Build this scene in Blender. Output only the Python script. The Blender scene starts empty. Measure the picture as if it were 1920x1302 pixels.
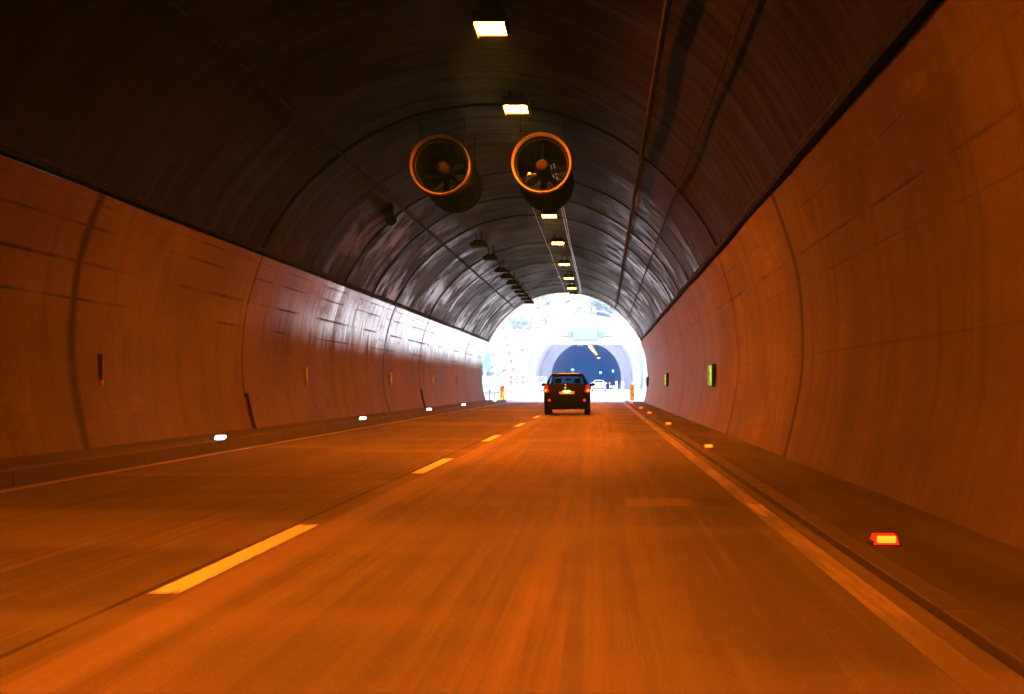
import bpy, bmesh, math, random
from mathutils import Vector, Matrix
R = math.radians
random.seed(7)
sc = bpy.context.scene

# ------------------------------------------------------------------ camera
cam_d = bpy.data.cameras.new("camera")
cam = bpy.data.objects.new("camera", cam_d); sc.collection.objects.link(cam)
cam.location = (0, 0, 1.10)
cam.rotation_euler = (R(90), 0, 0)
cam_d.sensor_width = 36.0
cam_d.lens = 45.0
cam_d.shift_x = -169 / 1920
cam_d.shift_y = 73 / 1920
cam_d.clip_start = 0.05
cam_d.clip_end = 3000
sc.camera = cam

# ------------------------------------------------------------------ sky, sun, exposure
SUN_EL, SUN_AZ = 48, 205          # azimuth clockwise from +Y: behind the camera, a little to the left
w = bpy.data.worlds.new("World"); sc.world = w; w.use_nodes = True
nt = w.node_tree; nt.nodes.clear()
sky = nt.nodes.new("ShaderNodeTexSky"); sky.sky_type = 'NISHITA'; sky.sun_disc = False
sky.sun_elevation = R(SUN_EL); sky.sun_rotation = R(SUN_AZ); sky.air_density = 1.0; sky.dust_density = 1.6
bg = nt.nodes.new("ShaderNodeBackground"); bg.inputs[1].default_value = 0.15
wo = nt.nodes.new("ShaderNodeOutputWorld")
nt.links.new(sky.outputs[0], bg.inputs[0]); nt.links.new(bg.outputs[0], wo.inputs[0])
sd = bpy.data.lights.new("sun", 'SUN'); sd.energy = 5.0; sd.angle = R(0.5); sd.color = (1.0, .96, .9)
sun = bpy.data.objects.new("sun", sd); sc.collection.objects.link(sun)
az, el = R(SUN_AZ), R(SUN_EL)
sdir = Vector((math.sin(az) * math.cos(el), math.cos(az) * math.cos(el), math.sin(el)))
sun.rotation_euler = sdir.to_track_quat('Z', 'Y').to_euler()
sc.view_settings.view_transform = 'Standard'; sc.view_settings.look = 'None'
sc.view_settings.gamma = 1; sc.view_settings.exposure = 2.5
sc.cycles.max_bounces = 6; sc.cycles.diffuse_bounces = 4; sc.cycles.glossy_bounces = 4
sc.cycles.transparent_max_bounces = 12
sc.cycles.sample_clamp_indirect = 3.0
sc.cycles.caustics_reflective = False; sc.cycles.caustics_refractive = False
sc.cycles.use_denoising = True

# ------------------------------------------------------------------ helpers
def link(o): sc.collection.objects.link(o); return o

def node_mat(name):
    m = bpy.data.materials.new(name); m.use_nodes = True
    n = m.node_tree
    return m, n, n.nodes["Principled BSDF"]

def N(nt, t, **kw):
    n = nt.nodes.new(t)
    for k, v in kw.items(): setattr(n, k, v)
    return n

def setin(nt, sock, v):
    if hasattr(v, "is_output"): nt.links.new(v, sock)
    else: sock.default_value = v

def mth(nt, op, a, b=None, c=None, clamp=False):
    n = N(nt, "ShaderNodeMath", operation=op); n.use_clamp = clamp
    setin(nt, n.inputs[0], a)
    if b is not None: setin(nt, n.inputs[1], b)
    if c is not None: setin(nt, n.inputs[2], c)
    return n.outputs[0]

def mixc(nt, f, a, b, blend='MIX'):
    n = N(nt, "ShaderNodeMix", data_type='RGBA', blend_type=blend)
    setin(nt, n.inputs[0], f)
    for i, v in ((6, a), (7, b)):
        if isinstance(v, tuple): v = (*v[:3], 1)
        setin(nt, n.inputs[i], v)
    return n.outputs[2]

def maprange(nt, v, a, b, c=0., d=1., smooth=True):
    n = N(nt, "ShaderNodeMapRange"); n.interpolation_type = 'SMOOTHSTEP' if smooth else 'LINEAR'
    setin(nt, n.inputs[0], v)
    for i, x in enumerate((a, b, c, d)): n.inputs[i + 1].default_value = x
    return n.outputs[0]

def noise(nt, vec, sx, sy, sz, scale=1, detail=4, rough=.55, off=(0, 0, 0)):
    mp = N(nt, "ShaderNodeMapping"); mp.inputs['Scale'].default_value = (sx, sy, sz)
    mp.inputs['Location'].default_value = off
    nt.links.new(vec, mp.inputs[0])
    n = N(nt, "ShaderNodeTexNoise"); n.inputs['Scale'].default_value = scale
    n.inputs['Detail'].default_value = detail; n.inputs['Roughness'].default_value = rough
    nt.links.new(mp.outputs[0], n.inputs['Vector'])
    return n.outputs[0]

def simple(name, col, rough=.5, metal=0., var=.12, scale=6, spec=.5):
    m, n, p = node_mat(name)
    tc = N(n, "ShaderNodeTexCoord")
    f = noise(n, tc.outputs['Object'], 1, 1, 1, scale, 5)
    c = mixc(n, f, tuple(x * (1 - var * 2) for x in col), tuple(min(1, x * (1 + var)) for x in col))
    n.links.new(c, p.inputs['Base Color'])
    n.links.new(maprange(n, f, .3, .7, rough * .85, min(1, rough * 1.15)), p.inputs['Roughness'])
    p.inputs['Metallic'].default_value = metal; p.inputs['Specular IOR Level'].default_value = spec
    return m

def emit(name, col, strength):
    m = bpy.data.materials.new(name); m.use_nodes = True; n = m.node_tree; n.nodes.clear()
    e = N(n, "ShaderNodeEmission"); e.inputs[0].default_value = (*col, 1); e.inputs[1].default_value = strength
    o = N(n, "ShaderNodeOutputMaterial"); n.links.new(e.outputs[0], o.inputs[0])
    return m

class MB:
    def __init__(s): s.v = []; s.f = []; s.mi = []
    def add(s, vs, fs, mi=0):
        b = len(s.v); s.v += [tuple(v) for v in vs]; s.f += [tuple(b + i for i in f) for f in fs]; s.mi += [mi] * len(fs)
    def box(s, x0, x1, y0, y1, z0, z1, mi=0, M=None):
        vs = [Vector((x, y, z)) for x in (x0, x1) for y in (y0, y1) for z in (z0, z1)]
        if M: vs = [M @ v for v in vs]
        s.add(vs, [(0, 1, 3, 2), (4, 6, 7, 5), (0, 4, 5, 1), (2, 3, 7, 6), (0, 2, 6, 4), (1, 5, 7, 3)], mi)
    def tube(s, a, b, r0, r1=None, n=10, mi=0, caps=True):
        a, b = Vector(a), Vector(b); r1 = r0 if r1 is None else r1
        q = (b - a).to_track_quat('Z', 'Y'); vs = []
        for p, r in ((a, r0), (b, r1)):
            for i in range(n):
                t = 2 * math.pi * i / n; vs.append(p + q @ Vector((r * math.cos(t), r * math.sin(t), 0)))
        fs = [(i, (i + 1) % n, n + (i + 1) % n, n + i) for i in range(n)]
        if caps: fs += [tuple(range(n - 1, -1, -1)), tuple(range(n, 2 * n))]
        s.add(vs, fs, mi)
    def path(s, pts, r, n=6, mi=0):
        for a, b in zip(pts, pts[1:]): s.tube(a, b, r, n=n, mi=mi)
    def lathe(s, prof, c, n=40, mi=0, axis='Y'):      # profile (r, along axis) about an axis through c
        vs = []
        for r, t in prof:
            for i in range(n):
                a = 2 * math.pi * i / n
                vs.append(Vector(c) + (Vector((r * math.cos(a), t, r * math.sin(a))) if axis == 'Y' else Vector((r * math.cos(a), r * math.sin(a), t))))
        fs = [(k * n + i, k * n + (i + 1) % n, (k + 1) * n + (i + 1) % n, (k + 1) * n + i) for k in range(len(prof) - 1) for i in range(n)]
        s.add(vs, fs, mi)
    def build(s, name, mats, parent=None, smooth=False, bevel=0.):
        me = bpy.data.meshes.new(name); me.from_pydata(s.v, [], s.f)
        for m in (mats if isinstance(mats, (list, tuple)) else [mats]): me.materials.append(m)
        for p, i in zip(me.polygons, s.mi): p.material_index = i
        bm = bmesh.new(); bm.from_mesh(me); bmesh.ops.remove_doubles(bm, verts=bm.verts, dist=1e-5)
        bmesh.ops.recalc_face_normals(bm, faces=bm.faces); bm.to_mesh(me); bm.free()
        if smooth:
            for p in me.polygons: p.use_smooth = True
            try: me.set_sharp_from_angle(angle=R(35))
            except Exception: pass
        o = link(bpy.data.objects.new(name, me))
        if parent: o.parent = parent
        if bevel:
            b = o.modifiers.new("bevel", 'BEVEL'); b.width = bevel; b.segments = 2; b.limit_method = 'ANGLE'
        return o

def empty(name, loc=(0, 0, 0)):
    o = link(bpy.data.objects.new(name, None)); o.location = loc; o.empty_display_size = .2; return o

def tag(o, label=None, cat=None, group=None, kind=None):
    if label: o["label"] = label
    if cat: o["category"] = cat
    if group: o["group"] = group
    if kind: o["kind"] = kind
    return o

KIDS = {}
def dup(root, loc, label=None, rz=None, scale=None):
    r = root.copy(); link(r); r.location = loc
    if rz is not None: r.rotation_euler.z = rz
    if scale is not None: r.scale = (scale,) * 3
    if label: r["label"] = label
    for ch in list(root.children):
        c = ch.copy(); link(c); c.parent = r
        for g in list(ch.children):
            d = g.copy(); link(d); d.parent = c
    return r

# ------------------------------------------------------------------ tunnel section
CX, CZ, RAD = -2.45, 1.76, 5.50            # axis and radius of the bore
EXIT = 84.0
def circ(r, a, cx=CX, cz=CZ): return cx + r * math.cos(a), cz + r * math.sin(a)
def ang_ratio(q, side):                     # angle on the bore where |x|/(z-1.1) = q
    lo = None
    for i in range(1, 4000):
        a = math.pi * i / 4000
        x, z = circ(RAD, a)
        v = x / (z - 1.1)
        if side < 0 and x < 0 and v <= -q: return a
        if side > 0 and v <= q: return a
A_LEDGE_R = math.asin(2.22 / RAD)
A_LEDGE_L = math.pi - A_LEDGE_R
A_BASE_R = -math.asin(1.75 / RAD)
A_BASE_L = math.pi - A_BASE_R
JOINTS = [28.0 + 9.0 * k for k in range(-20, 7)]

def rail(r_in, a0, a1, na, y0, y1, joints, mat, name, parent, seed, groove=.035, cx=CX, cz=CZ, jit=.012, bow=.02, step=1.0, deep=lambda j: True):
    """lofted shell seen from inside; UV u = metres along the bore, v = metres round it"""
    rnd = random.Random(seed)
    ys = set([y0, y1]); y = y0
    while y < y1: ys.add(round(y, 3)); y += step
    for j in joints:
        if y0 < j < y1:
            for d in (-.09, -.05, .05, .09): ys.add(round(j + d, 3))
    ys = sorted(ys)
    js = sorted(joints); off = [rnd.uniform(-jit, jit) for _ in range(len(js) + 2)]
    def dr(y):
        k = sum(1 for j in js if j < y)
        a = js[k - 1] if k > 0 else y0; b = js[k] if k < len(js) else y1
        t = (y - a) / max(b - a, .01)
        v = off[k] + bow * math.sin(math.pi * max(0, min(1, t)))
        for j in js:
            if abs(y - j) < .06: v = groove + off[k] * .3 if deep(j) else v + .002
        return v
    vs, uv = [], []
    for y in ys:
        for i in range(na + 1):
            a = a0 + (a1 - a0) * i / na
            wob = .008 * math.sin(a * 9 + y * .35) + .006 * math.sin(a * 23 - y * .8)
            x, z = circ(r_in + dr(y) + wob, a, cx, cz)
            vs.append((x, y, z)); uv.append((y, r_in * (a - a0)))
    fs = []
    for k in range(len(ys) - 1):
        for i in range(na):
            p = k * (na + 1) + i
            fs.append((p, p + 1, p + na + 2, p + na + 1))
    me = bpy.data.meshes.new(name); me.from_pydata(vs, [], fs)
    ul = me.uv_layers.new(name="UVMap")
    for l in me.loops: ul.data[l.index].uv = uv[l.vertex_index]
    for p in me.polygons: p.use_smooth = True
    me.materials.append(mat)
    try: me.set_sharp_from_angle(angle=R(20))
    except Exception: pass
    o = link(bpy.data.objects.new(name, me)); o.parent = parent
    return o

def line_mask(nt, v, pos, width, nz=None):
    """1 on a line at value pos, optionally broken up by noise"""
    d = mth(nt, 'ABSOLUTE', mth(nt, 'SUBTRACT', v, pos))
    m = maprange(nt, d, 0., width, 1., 0.)
    if nz is not None: m = mth(nt, 'MULTIPLY', m, nz)
    return m

def lining_mat(name, base, dark, rough_lo, rough_hi, hlines, streak=.5, gloss_band=None, spec=.5, soot=None, ring='wall', farg=.25, sides=False, bump=.35):
    m, n, p = node_mat(name)
    uv = N(n, "ShaderNodeUVMap"); uv.uv_map = "UVMap"; vec = uv.outputs[0]
    sp = N(n, "ShaderNodeSeparateXYZ"); n.links.new(vec, sp.inputs[0]); u, v = sp.outputs[0], sp.outputs[1]
    big = noise(n, vec, .25, .5, 1, 1.0, 5, .6)
    stk = noise(n, vec, 3.2, .22, 1, 1.0, 6, .65, (4, 0, 0))       # drips running down the lining
    stk2 = noise(n, vec, 9, .5, 1, 1.0, 4, .7, (11, 3, 0))
    fine = noise(n, vec, 1, 1, 1, 14, 6, .7)
    bandn = noise(n, vec, .9, .12, 1, 1.0, 3, .5, (7, 1, 0))       # broad ring-wise tone changes
    col = mixc(n, maprange(n, big, .3, .7), dark, base)
    dm = maprange(n, stk, .50, .72, 0, streak)
    col = mixc(n, dm, col, tuple(x * .35 for x in dark))
    pm = maprange(n, stk2, .56, .75, 0, streak * .5)
    col = mixc(n, pm, col, tuple(min(1, x * 1.5) for x in base))
    col = mixc(n, maprange(n, bandn, .42, .62, 0, .35), col, tuple(x * .55 for x in base))
    col = mixc(n, maprange(n, fine, .35, .75, 0, .22), col, tuple(x * .5 for x in dark))
    if ring == 'wall':
        sm = noise(n, vec, .22, 1.4, 1, 1.0, 5, .7, (21, 5, 0)); gr_ = noise(n, vec, .7, .7, 1, 1.0, 6, .7, (3, 17, 0))
        col = mixc(n, maprange(n, sm, .60, .74, 0, .35), col, tuple(min(1, x * 1.7) for x in base))
        col = mixc(n, maprange(n, gr_, .52, .72, 0, .45), col, tuple(x * .45 for x in dark))
    brk = maprange(n, noise(n, vec, .35, .35, 1, 1.0, 3, .5, (2, 9, 0)), .42, .6)
    lm = None
    for pos, wd, st in hlines:
        a = mth(n, 'MULTIPLY', line_mask(n, v, pos, wd, brk), st)
        lm = a if lm is None else mth(n, 'MAXIMUM', lm, a)
    # ring joints every 9 m, dark and a little smeared
    jm = mth(n, 'ABSOLUTE', mth(n, 'SUBTRACT', mth(n, 'MODULO', mth(n, 'ADD', u, 900 - 28.0 + 4.5), 9.0), 4.5))
    jl = maprange(n, mth(n, 'ADD', jm, mth(n, 'MULTIPLY', mth(n, 'SUBTRACT', big, .5), .2)), .02, .24, .85, 0)
    if ring == 'wall':      # only every third joint is stained dark
        j3 = mth(n, 'ABSOLUTE', mth(n, 'SUBTRACT', mth(n, 'MODULO', mth(n, 'ADD', u, 900 - 28.0 + 13.5), 27.0), 13.5))
        jl = mth(n, 'MULTIPLY', jl, maprange(n, j3, .5, 1.0, 1.0, .08))
    else:
        jm2 = mth(n, 'ABSOLUTE', mth(n, 'SUBTRACT', mth(n, 'MODULO', mth(n, 'ADD', u, 900 - 28.0), 4.5), 2.25))
        jm2 = mth(n, 'SUBTRACT', 2.25, jm2)
        j2 = mth(n, 'MULTIPLY', maprange(n, mth(n, 'ADD', jm2, mth(n, 'MULTIPLY', mth(n, 'SUBTRACT', stk, .5), .5)), .05, .5, 1, 0), maprange(n, mth(n, 'ADD', mth(n, 'MULTIPLY', big, .5), mth(n, 'MULTIPLY', stk, .5)), .42, .55))
        jl = mth(n, 'MULTIPLY', mth(n, 'MAXIMUM', jl, j2), maprange(n, u, 22, 40, .25, 1.0))
    if ring != 'wall':
        jq = mth(n, 'ABSOLUTE', mth(n, 'SUBTRACT', mth(n, 'MODULO', mth(n, 'ADD', u, 900 - 28.0 + 2.25), 4.5), 2.25))
        jl = mth(n, 'MAXIMUM', jl, mth(n, 'MULTIPLY', maprange(n, jq, .03, .16, .8, 0), maprange(n, u, 27, 29)))
    lm = jl if lm is None else mth(n, 'MAXIMUM', lm, jl)
    col = mixc(n, lm, col, tuple(x * .12 for x in dark))
    if soot:
        for a, b, st in soot:
            col = mixc(n, mth(n, 'MULTIPLY', maprange(n, mth(n, 'ADD', v, mth(n, 'MULTIPLY', mth(n, 'SUBTRACT', stk, .5), .9)), a, b), st), col, tuple(x * .3 for x in dark))
    n.links.new(col, p.inputs['Base Color'])
    rr = maprange(n, mth(n, 'ADD', mth(n, 'MULTIPLY', big, .5), mth(n, 'MULTIPLY', stk, .5)), .38, .62, rough_lo, rough_hi)
    if sides:      # the lower flanks were washed and are smoother, in patches
        vd = mth(n, 'ABSOLUTE', mth(n, 'SUBTRACT', v, 6.35))
        e = mth(n, 'MULTIPLY', maprange(n, vd, 1.6, 4.6), maprange(n, mth(n, 'ADD', mth(n, 'MULTIPLY', big, .6), mth(n, 'MULTIPLY', stk, .4)), .45, .57, .08, 1))
        e = mth(n, 'MULTIPLY', mth(n, 'MULTIPLY', e, maprange(n, noise(n, vec, .9, .55, 1, 1.3, 7, .72, (31, 8, 0)), .42, .56, .06, 1)), maprange(n, u, 26, 50))
        e = mth(n, 'MULTIPLY', e, mth(n, 'SUBTRACT', 1.0, lm, clamp=True))
        n.links.new(mth(n, 'MULTIPLY', e, .7), p.inputs['Coat Weight']); p.inputs['Coat Roughness'].default_value = .24
        rr = mth(n, 'SUBTRACT', rr, mth(n, 'MULTIPLY', e, .3)); n.links.new(mth(n, 'ADD', spec, mth(n, 'MULTIPLY', e, .8)), p.inputs['Specular IOR Level'])
    far = mth(n, 'MULTIPLY', maprange(n, mth(n, 'ADD', u, mth(n, 'MULTIPLY', big, 4)), 29.5, 36), farg)
    sv = spec
    if ring == 'wall':
        rr = mth(n, 'SUBTRACT', rr, mth(n, 'MULTIPLY', far, .24)); sv = mth(n, 'ADD', spec, mth(n, 'MULTIPLY', far, .2)); n.links.new(sv, p.inputs['Specular IOR Level'])
    if gloss_band:
        a, b, g = gloss_band
        e = maprange(n, mth(n, 'ADD', v, mth(n, 'MULTIPLY', mth(n, 'SUBTRACT', stk, .5), 1.6)), a, b)
        e = mth(n, 'MULTIPLY', e, mth(n, 'MULTIPLY', maprange(n, mth(n, 'ADD', u, mth(n, 'MULTIPLY', stk2, 6)), 27, 42), maprange(n, mth(n, 'ADD', mth(n, 'MULTIPLY', stk2, .6), mth(n, 'MULTIPLY', stk, .4)), .38, .52, .3, 1))); e = mth(n, 'MULTIPLY', e, mth(n, 'SUBTRACT', 1.0, lm, clamp=True)); e = mth(n, 'MULTIPLY', e, maprange(n, noise(n, vec, .5, 2.2, 1, 1.6, 6, .7, (41, 8, 0)), .32, .46, .6, 1)); n.links.new(e, p.inputs['Coat Weight']); p.inputs['Coat Roughness'].default_value = .16
        rr = mth(n, 'MAXIMUM', mth(n, 'SUBTRACT', rr, mth(n, 'MULTIPLY', e, g)), .16); n.links.new(mth(n, 'ADD', sv, mth(n, 'MULTIPLY', e, .6)), p.inputs['Specular IOR Level'])
    n.links.new(rr, p.inputs['Roughness'])
    p.inputs['Specular IOR Level'].default_value = spec
    bp = N(n, "ShaderNodeBump"); bp.inputs['Strength'].default_value = bump; bp.inputs['Distance'].default_value = .02
    h = mth(n, 'ADD', mth(n, 'MULTIPLY', fine, .4), mth(n, 'ADD', mth(n, 'MULTIPLY', stk, .5), mth(n, 'MULTIPLY', lm, -1.2)))
    n.links.new(h, bp.inputs['Height']); n.links.new(bp.outputs[0], p.inputs['Normal'])
    return m

WALL_LEN = RAD * (A_LEDGE_R - A_BASE_R)       # about 4.2 m from walkway to ledge
wall_h = [(1.55, .03, .25), (3.0, .035, .8), (3.55, .02, .6), (2.6, .02, .4)]
# left wall: v grows from ledge down, so mirror the positions
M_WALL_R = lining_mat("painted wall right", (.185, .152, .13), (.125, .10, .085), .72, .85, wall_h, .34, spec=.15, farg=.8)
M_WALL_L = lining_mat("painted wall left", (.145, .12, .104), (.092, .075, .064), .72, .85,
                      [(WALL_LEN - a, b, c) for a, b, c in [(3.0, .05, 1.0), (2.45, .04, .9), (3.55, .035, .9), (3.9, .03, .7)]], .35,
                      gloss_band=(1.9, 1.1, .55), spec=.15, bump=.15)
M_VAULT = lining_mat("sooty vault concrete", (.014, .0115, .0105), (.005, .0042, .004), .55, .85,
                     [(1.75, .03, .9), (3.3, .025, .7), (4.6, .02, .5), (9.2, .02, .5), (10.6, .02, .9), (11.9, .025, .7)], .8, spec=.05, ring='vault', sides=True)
M_PORTAL = simple("portal concrete", (.78, .77, .75), .8, var=.15, scale=1.2)
M_SOOTY = simple("sooty dark steel", (.010, .0095, .009), .8, spec=0)

tun = empty("road_tunnel", (0, 0, 0))
tag(tun, "long curved concrete tunnel lining with dark sooty vault and paler side walls around the road", "tunnel")
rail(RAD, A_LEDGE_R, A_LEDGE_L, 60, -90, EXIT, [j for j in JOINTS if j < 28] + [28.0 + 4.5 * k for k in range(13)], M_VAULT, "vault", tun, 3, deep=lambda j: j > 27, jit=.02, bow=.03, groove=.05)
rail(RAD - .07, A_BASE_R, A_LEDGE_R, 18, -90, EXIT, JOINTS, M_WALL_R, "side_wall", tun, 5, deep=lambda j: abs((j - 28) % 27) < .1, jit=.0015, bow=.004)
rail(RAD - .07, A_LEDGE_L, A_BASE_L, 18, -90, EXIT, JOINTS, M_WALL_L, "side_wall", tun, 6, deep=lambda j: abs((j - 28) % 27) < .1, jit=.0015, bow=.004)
# ledge tops, closing face behind
mb = MB()
for a in (A_LEDGE_R, A_LEDGE_L):
    p0 = circ(RAD - .075, a); p1 = circ(RAD + .1, a)
    mb.add([(p0[0], -90, p0[1]), (p1[0], -90, p1[1]), (p1[0], EXIT, p1[1]), (p0[0], EXIT, p0[1])], [(0, 1, 2, 3)])
mb.build("ledge", M_SOOTY, tun)
mb = MB(); cap = [circ(RAD + .05, A_BASE_R + (A_BASE_L - A_BASE_R) * i / 40) for i in range(41)]
mb.add([(x, -90, z) for x, z in cap] + [(CX - 5.3, -90, -.1), (CX + 5.3, -90, -.1)], [tuple(range(41)) + (41, 42)])
mb.build("end_cap", M_SOOTY, tun)  # added out of view to keep daylight out of the rear end

def headwall(name, y0, y1, r, w, h, mat, parent, cz=CZ, cx=CX, z0=-.1):
    """thick wall with an arched hole"""
    mb = MB(); n = 40; A = []; 
    aw = -math.asin(min(.99, (cz - z0) / r)) if cz > z0 else 0
    for i in range(n + 1):
        a = aw + (math.pi - 2 * aw) * i / n
        A.append(circ(r, a, cx, cz))
    B = []
    for x, z in A:
        dx, dz = x - cx, z - cz
        t = min(w / max(abs(dx), 1e-6), (h - cz) / max(dz, 1e-6) if dz > 0 else 1e9, ) if h > 0 else w / r
        bx, bz = cx + dx * t, cz + dz * t
        B.append((bx, max(bz, z0)))
    B[0] = (cx + w, z0); B[-1] = (cx - w, z0)
    vs = []
    for y in (y0, y1):
        vs += [(x, y, z) for x, z in A] + [(x, y, z) for x, z in B]
    k = n + 1; fs = []
    for i in range(n):
        fs.append((i, i + 1, k + i + 1, k + i))
        fs.append((2 * k + i, 3 * k + i, 3 * k + i + 1, 2 * k + i + 1))
        fs.append((i, 2 * k + i, 2 * k + i + 1, i + 1))
        fs.append((k + i, k + i + 1, 3 * k + i + 1, 3 * k + i))
    mb.add(vs, fs)
    return mb.build(name, mat, parent, smooth=True)
headwall("portal_wall", EXIT - .02, EXIT + .6, RAD - .02, 13, 9.5, M_PORTAL, tun)  # outer face out of view, put in to block sky light

# ------------------------------------------------------------------ road and walkways
def grade(y): return 0. if y < 90 else min(.55, .55 * (y - 90) / 100)
def strip(name, x0, x1, y0, y1, z, mat, nx=1, step=6.0, side=None, uvw=False):
    ys = [y0]; 
    while ys[-1] + step < y1: ys.append(ys[-1] + step)
    ys.append(y1)
    mb = MB(); vs = []
    for y in ys:
        for i in range(nx + 1): vs.append((x0 + (x1 - x0) * i / nx, y, z + grade(y)))
    fs = [(k * (nx + 1) + i, k * (nx + 1) + i + 1, (k + 1) * (nx + 1) + i + 1, (k + 1) * (nx + 1) + i) for k in range(len(ys) - 1) for i in range(nx)]
    mb.add(vs, fs)
    if side is not None:      # kerb face at x = side
        vs = []
        for y in ys: vs += [(side, y, z + grade(y)), (side, y, grade(y) - .05)]
        mb.add(vs, [(2 * k, 2 * k + 1, 2 * k + 3, 2 * k + 2) for k in range(len(ys) - 1)])
    return mb.build(name, mat)

def road_mat():
    m, n, p = node_mat("worn asphalt")
    tc = N(n, "ShaderNodeTexCoord"); vec = tc.outputs['Object']
    sp = N(n, "ShaderNodeSeparateXYZ"); n.links.new(vec, sp.inputs[0]); x, y = sp.outputs[0], sp.outputs[1]
    wob = mth(n, 'MULTIPLY', mth(n, 'SUBTRACT', noise(n, vec, .3, .12, 1, 1, 3), .5), .5)
    xx = mth(n, 'ADD', x, wob)
    s1 = noise(n, vec, 7, .10, 1, 1, 6, .65)
    s2 = noise(n, vec, 11, .16, 1, 1, 5, .65, (3, 5, 0))
    big = noise(n, vec, .5, .16, 1, 1, 4, .6, (1, 2, 0))
    grain = noise(n, vec, 1, 1, 1, 90, 3, .7)
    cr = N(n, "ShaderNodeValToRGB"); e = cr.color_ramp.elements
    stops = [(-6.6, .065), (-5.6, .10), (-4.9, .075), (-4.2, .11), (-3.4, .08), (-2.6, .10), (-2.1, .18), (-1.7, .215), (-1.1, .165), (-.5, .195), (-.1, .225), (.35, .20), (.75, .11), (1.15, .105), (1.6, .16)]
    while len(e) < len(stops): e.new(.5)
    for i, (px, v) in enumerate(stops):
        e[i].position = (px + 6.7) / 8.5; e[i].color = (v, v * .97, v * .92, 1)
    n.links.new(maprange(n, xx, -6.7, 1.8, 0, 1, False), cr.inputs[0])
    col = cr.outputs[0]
    # paler strip along the paving seam
    sm = mth(n, 'MULTIPLY', maprange(n, x, -.42, -.38), maprange(n, x, -.05, -.16))
    col = mixc(n, mth(n, 'MULTIPLY', sm, .55), col, (.27, .26, .24))
    col = mixc(n, maprange(n, s1, .42, .62, 0, .65), col, (.07, .067, .06))
    col = mixc(n, maprange(n, s2, .5, .72, 0, .3), col, (.30, .29, .26))
    col = mixc(n, maprange(n, big, .42, .62, 0, .4), col, (.09, .086, .08))
    col = mixc(n, maprange(n, grain, .38, .66, 0, .4), col, (.05, .048, .043))
    col = mixc(n, maprange(n, noise(n, vec, 1, .3, 1, 38, 3, .7, (9, 2, 1)), .55, .72, 0, .2), col, (.30, .28, .25))
    # dark seam beside the dashed line, ghost of an old line next to it
    col = mixc(n, mth(n, 'MULTIPLY', line_mask(n, x, -2.44, .035), .9), col, (.02, .02, .018))
    gm = mth(n, 'MULTIPLY', maprange(n, x, -2.24, -2.18), maprange(n, x, -1.90, -2.02))
    col = mixc(n, mth(n, 'MULTIPLY', gm, .4), col, (.3, .28, .25))
    # transverse construction joints
    jm = mth(n, 'ABSOLUTE', mth(n, 'SUBTRACT', mth(n, 'MODULO', mth(n, 'ADD', y, 300 + 3.4), 12.5), 6.25))
    col = mixc(n, maprange(n, jm, .0, .12, .35, 0), col, (.05, .05, .045))
    lp = maprange(n, noise(n, vec, .1, .35, 1, 1, 2, .5, (5, 1, 4)), .5, .62, 0, .22)
    col = mixc(n, lp, col, (.3, .285, .26))
    xw = mth(n, 'ADD', x, mth(n, 'MULTIPLY', mth(n, 'SUBTRACT', s2, .5), .25)); yw = mth(n, 'ADD', y, mth(n, 'MULTIPLY', mth(n, 'SUBTRACT', s1, .5), .5))
    by = mth(n, 'MULTIPLY', maprange(n, yw, 11.65, 11.8), maprange(n, yw, 12.6, 12.4))
    pm = mth(n, 'MULTIPLY', by, mth(n, 'MULTIPLY', maprange(n, xw, .22, .27), maprange(n, xw, .95, .75)))
    col = mixc(n, mth(n, 'MULTIPLY', pm, .55), col, (.28, .26, .22))
    pd = mth(n, 'MULTIPLY', by, mth(n, 'MULTIPLY', maprange(n, xw, .75, .95), maprange(n, xw, 1.3, 1.15)))
    col = mixc(n, mth(n, 'MULTIPLY', pd, .5), col, (.05, .048, .043))
    col = mixc(n, maprange(n, y, 84.0, 84.6), col, mixc(n, s1, (.40, .39, .37), (.52, .51, .49)))     # paler outside: daylight glare put into the road colour
    n.links.new(col, p.inputs['Base Color'])
    n.links.new(maprange(n, s1, .35, .65, .95, .72), p.inputs['Roughness'])
    p.inputs['Specular IOR Level'].default_value = .2
    bp = N(n, "ShaderNodeBump"); bp.inputs['Strength'].default_value = .25; bp.inputs['Distance'].default_value = .01
    n.links.new(mth(n, 'ADD', mth(n, 'MULTIPLY', grain, .6), s2), bp.inputs['Height']); n.links.new(bp.outputs[0], p.inputs['Normal'])
    return m
M_ROAD = road_mat()
def pave_mat():
    m, n, p = node_mat("walkway concrete")
    tc = N(n, "ShaderNodeTexCoord"); vec = tc.outputs['Object']
    a = noise(n, vec, .8, .15, 1, 1.4, 5, .6); b = noise(n, vec, 4, .3, 1, 1, 5, .65, (3, 1, 0)); g = noise(n, vec, 1, 1, 1, 50, 3)
    c = mixc(n, maprange(n, a, .35, .65), (.075, .072, .066), (.04, .038, .036))
    c = mixc(n, maprange(n, b, .5, .7, 0, .5), c, (.03, .029, .027))
    c = mixc(n, maprange(n, g, .4, .7, 0, .3), c, (.10, .096, .09))
    n.links.new(c, p.inputs['Base Color']); p.inputs['Roughness'].default_value = .9; p.inputs['Specular IOR Level'].default_value = .2
    bp = N(n, "ShaderNodeBump"); bp.inputs['Strength'].default_value = .3; bp.inputs['Distance'].default_value = .01
    n.links.new(g, bp.inputs['Height']); n.links.new(bp.outputs[0], p.inputs['Normal'])
    return m
M_PAVE = pave_mat()
KL, KR = -6.45, 1.60
ZL, ZR = .17, .045
tag(strip("road", KL, KR, -90, 420, 0, M_ROAD, 4), kind="structure")
tag(strip("pavement_left", CX - 5.45, KL, -90, 84.6, ZL, M_PAVE, side=KL), kind="structure")
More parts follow.
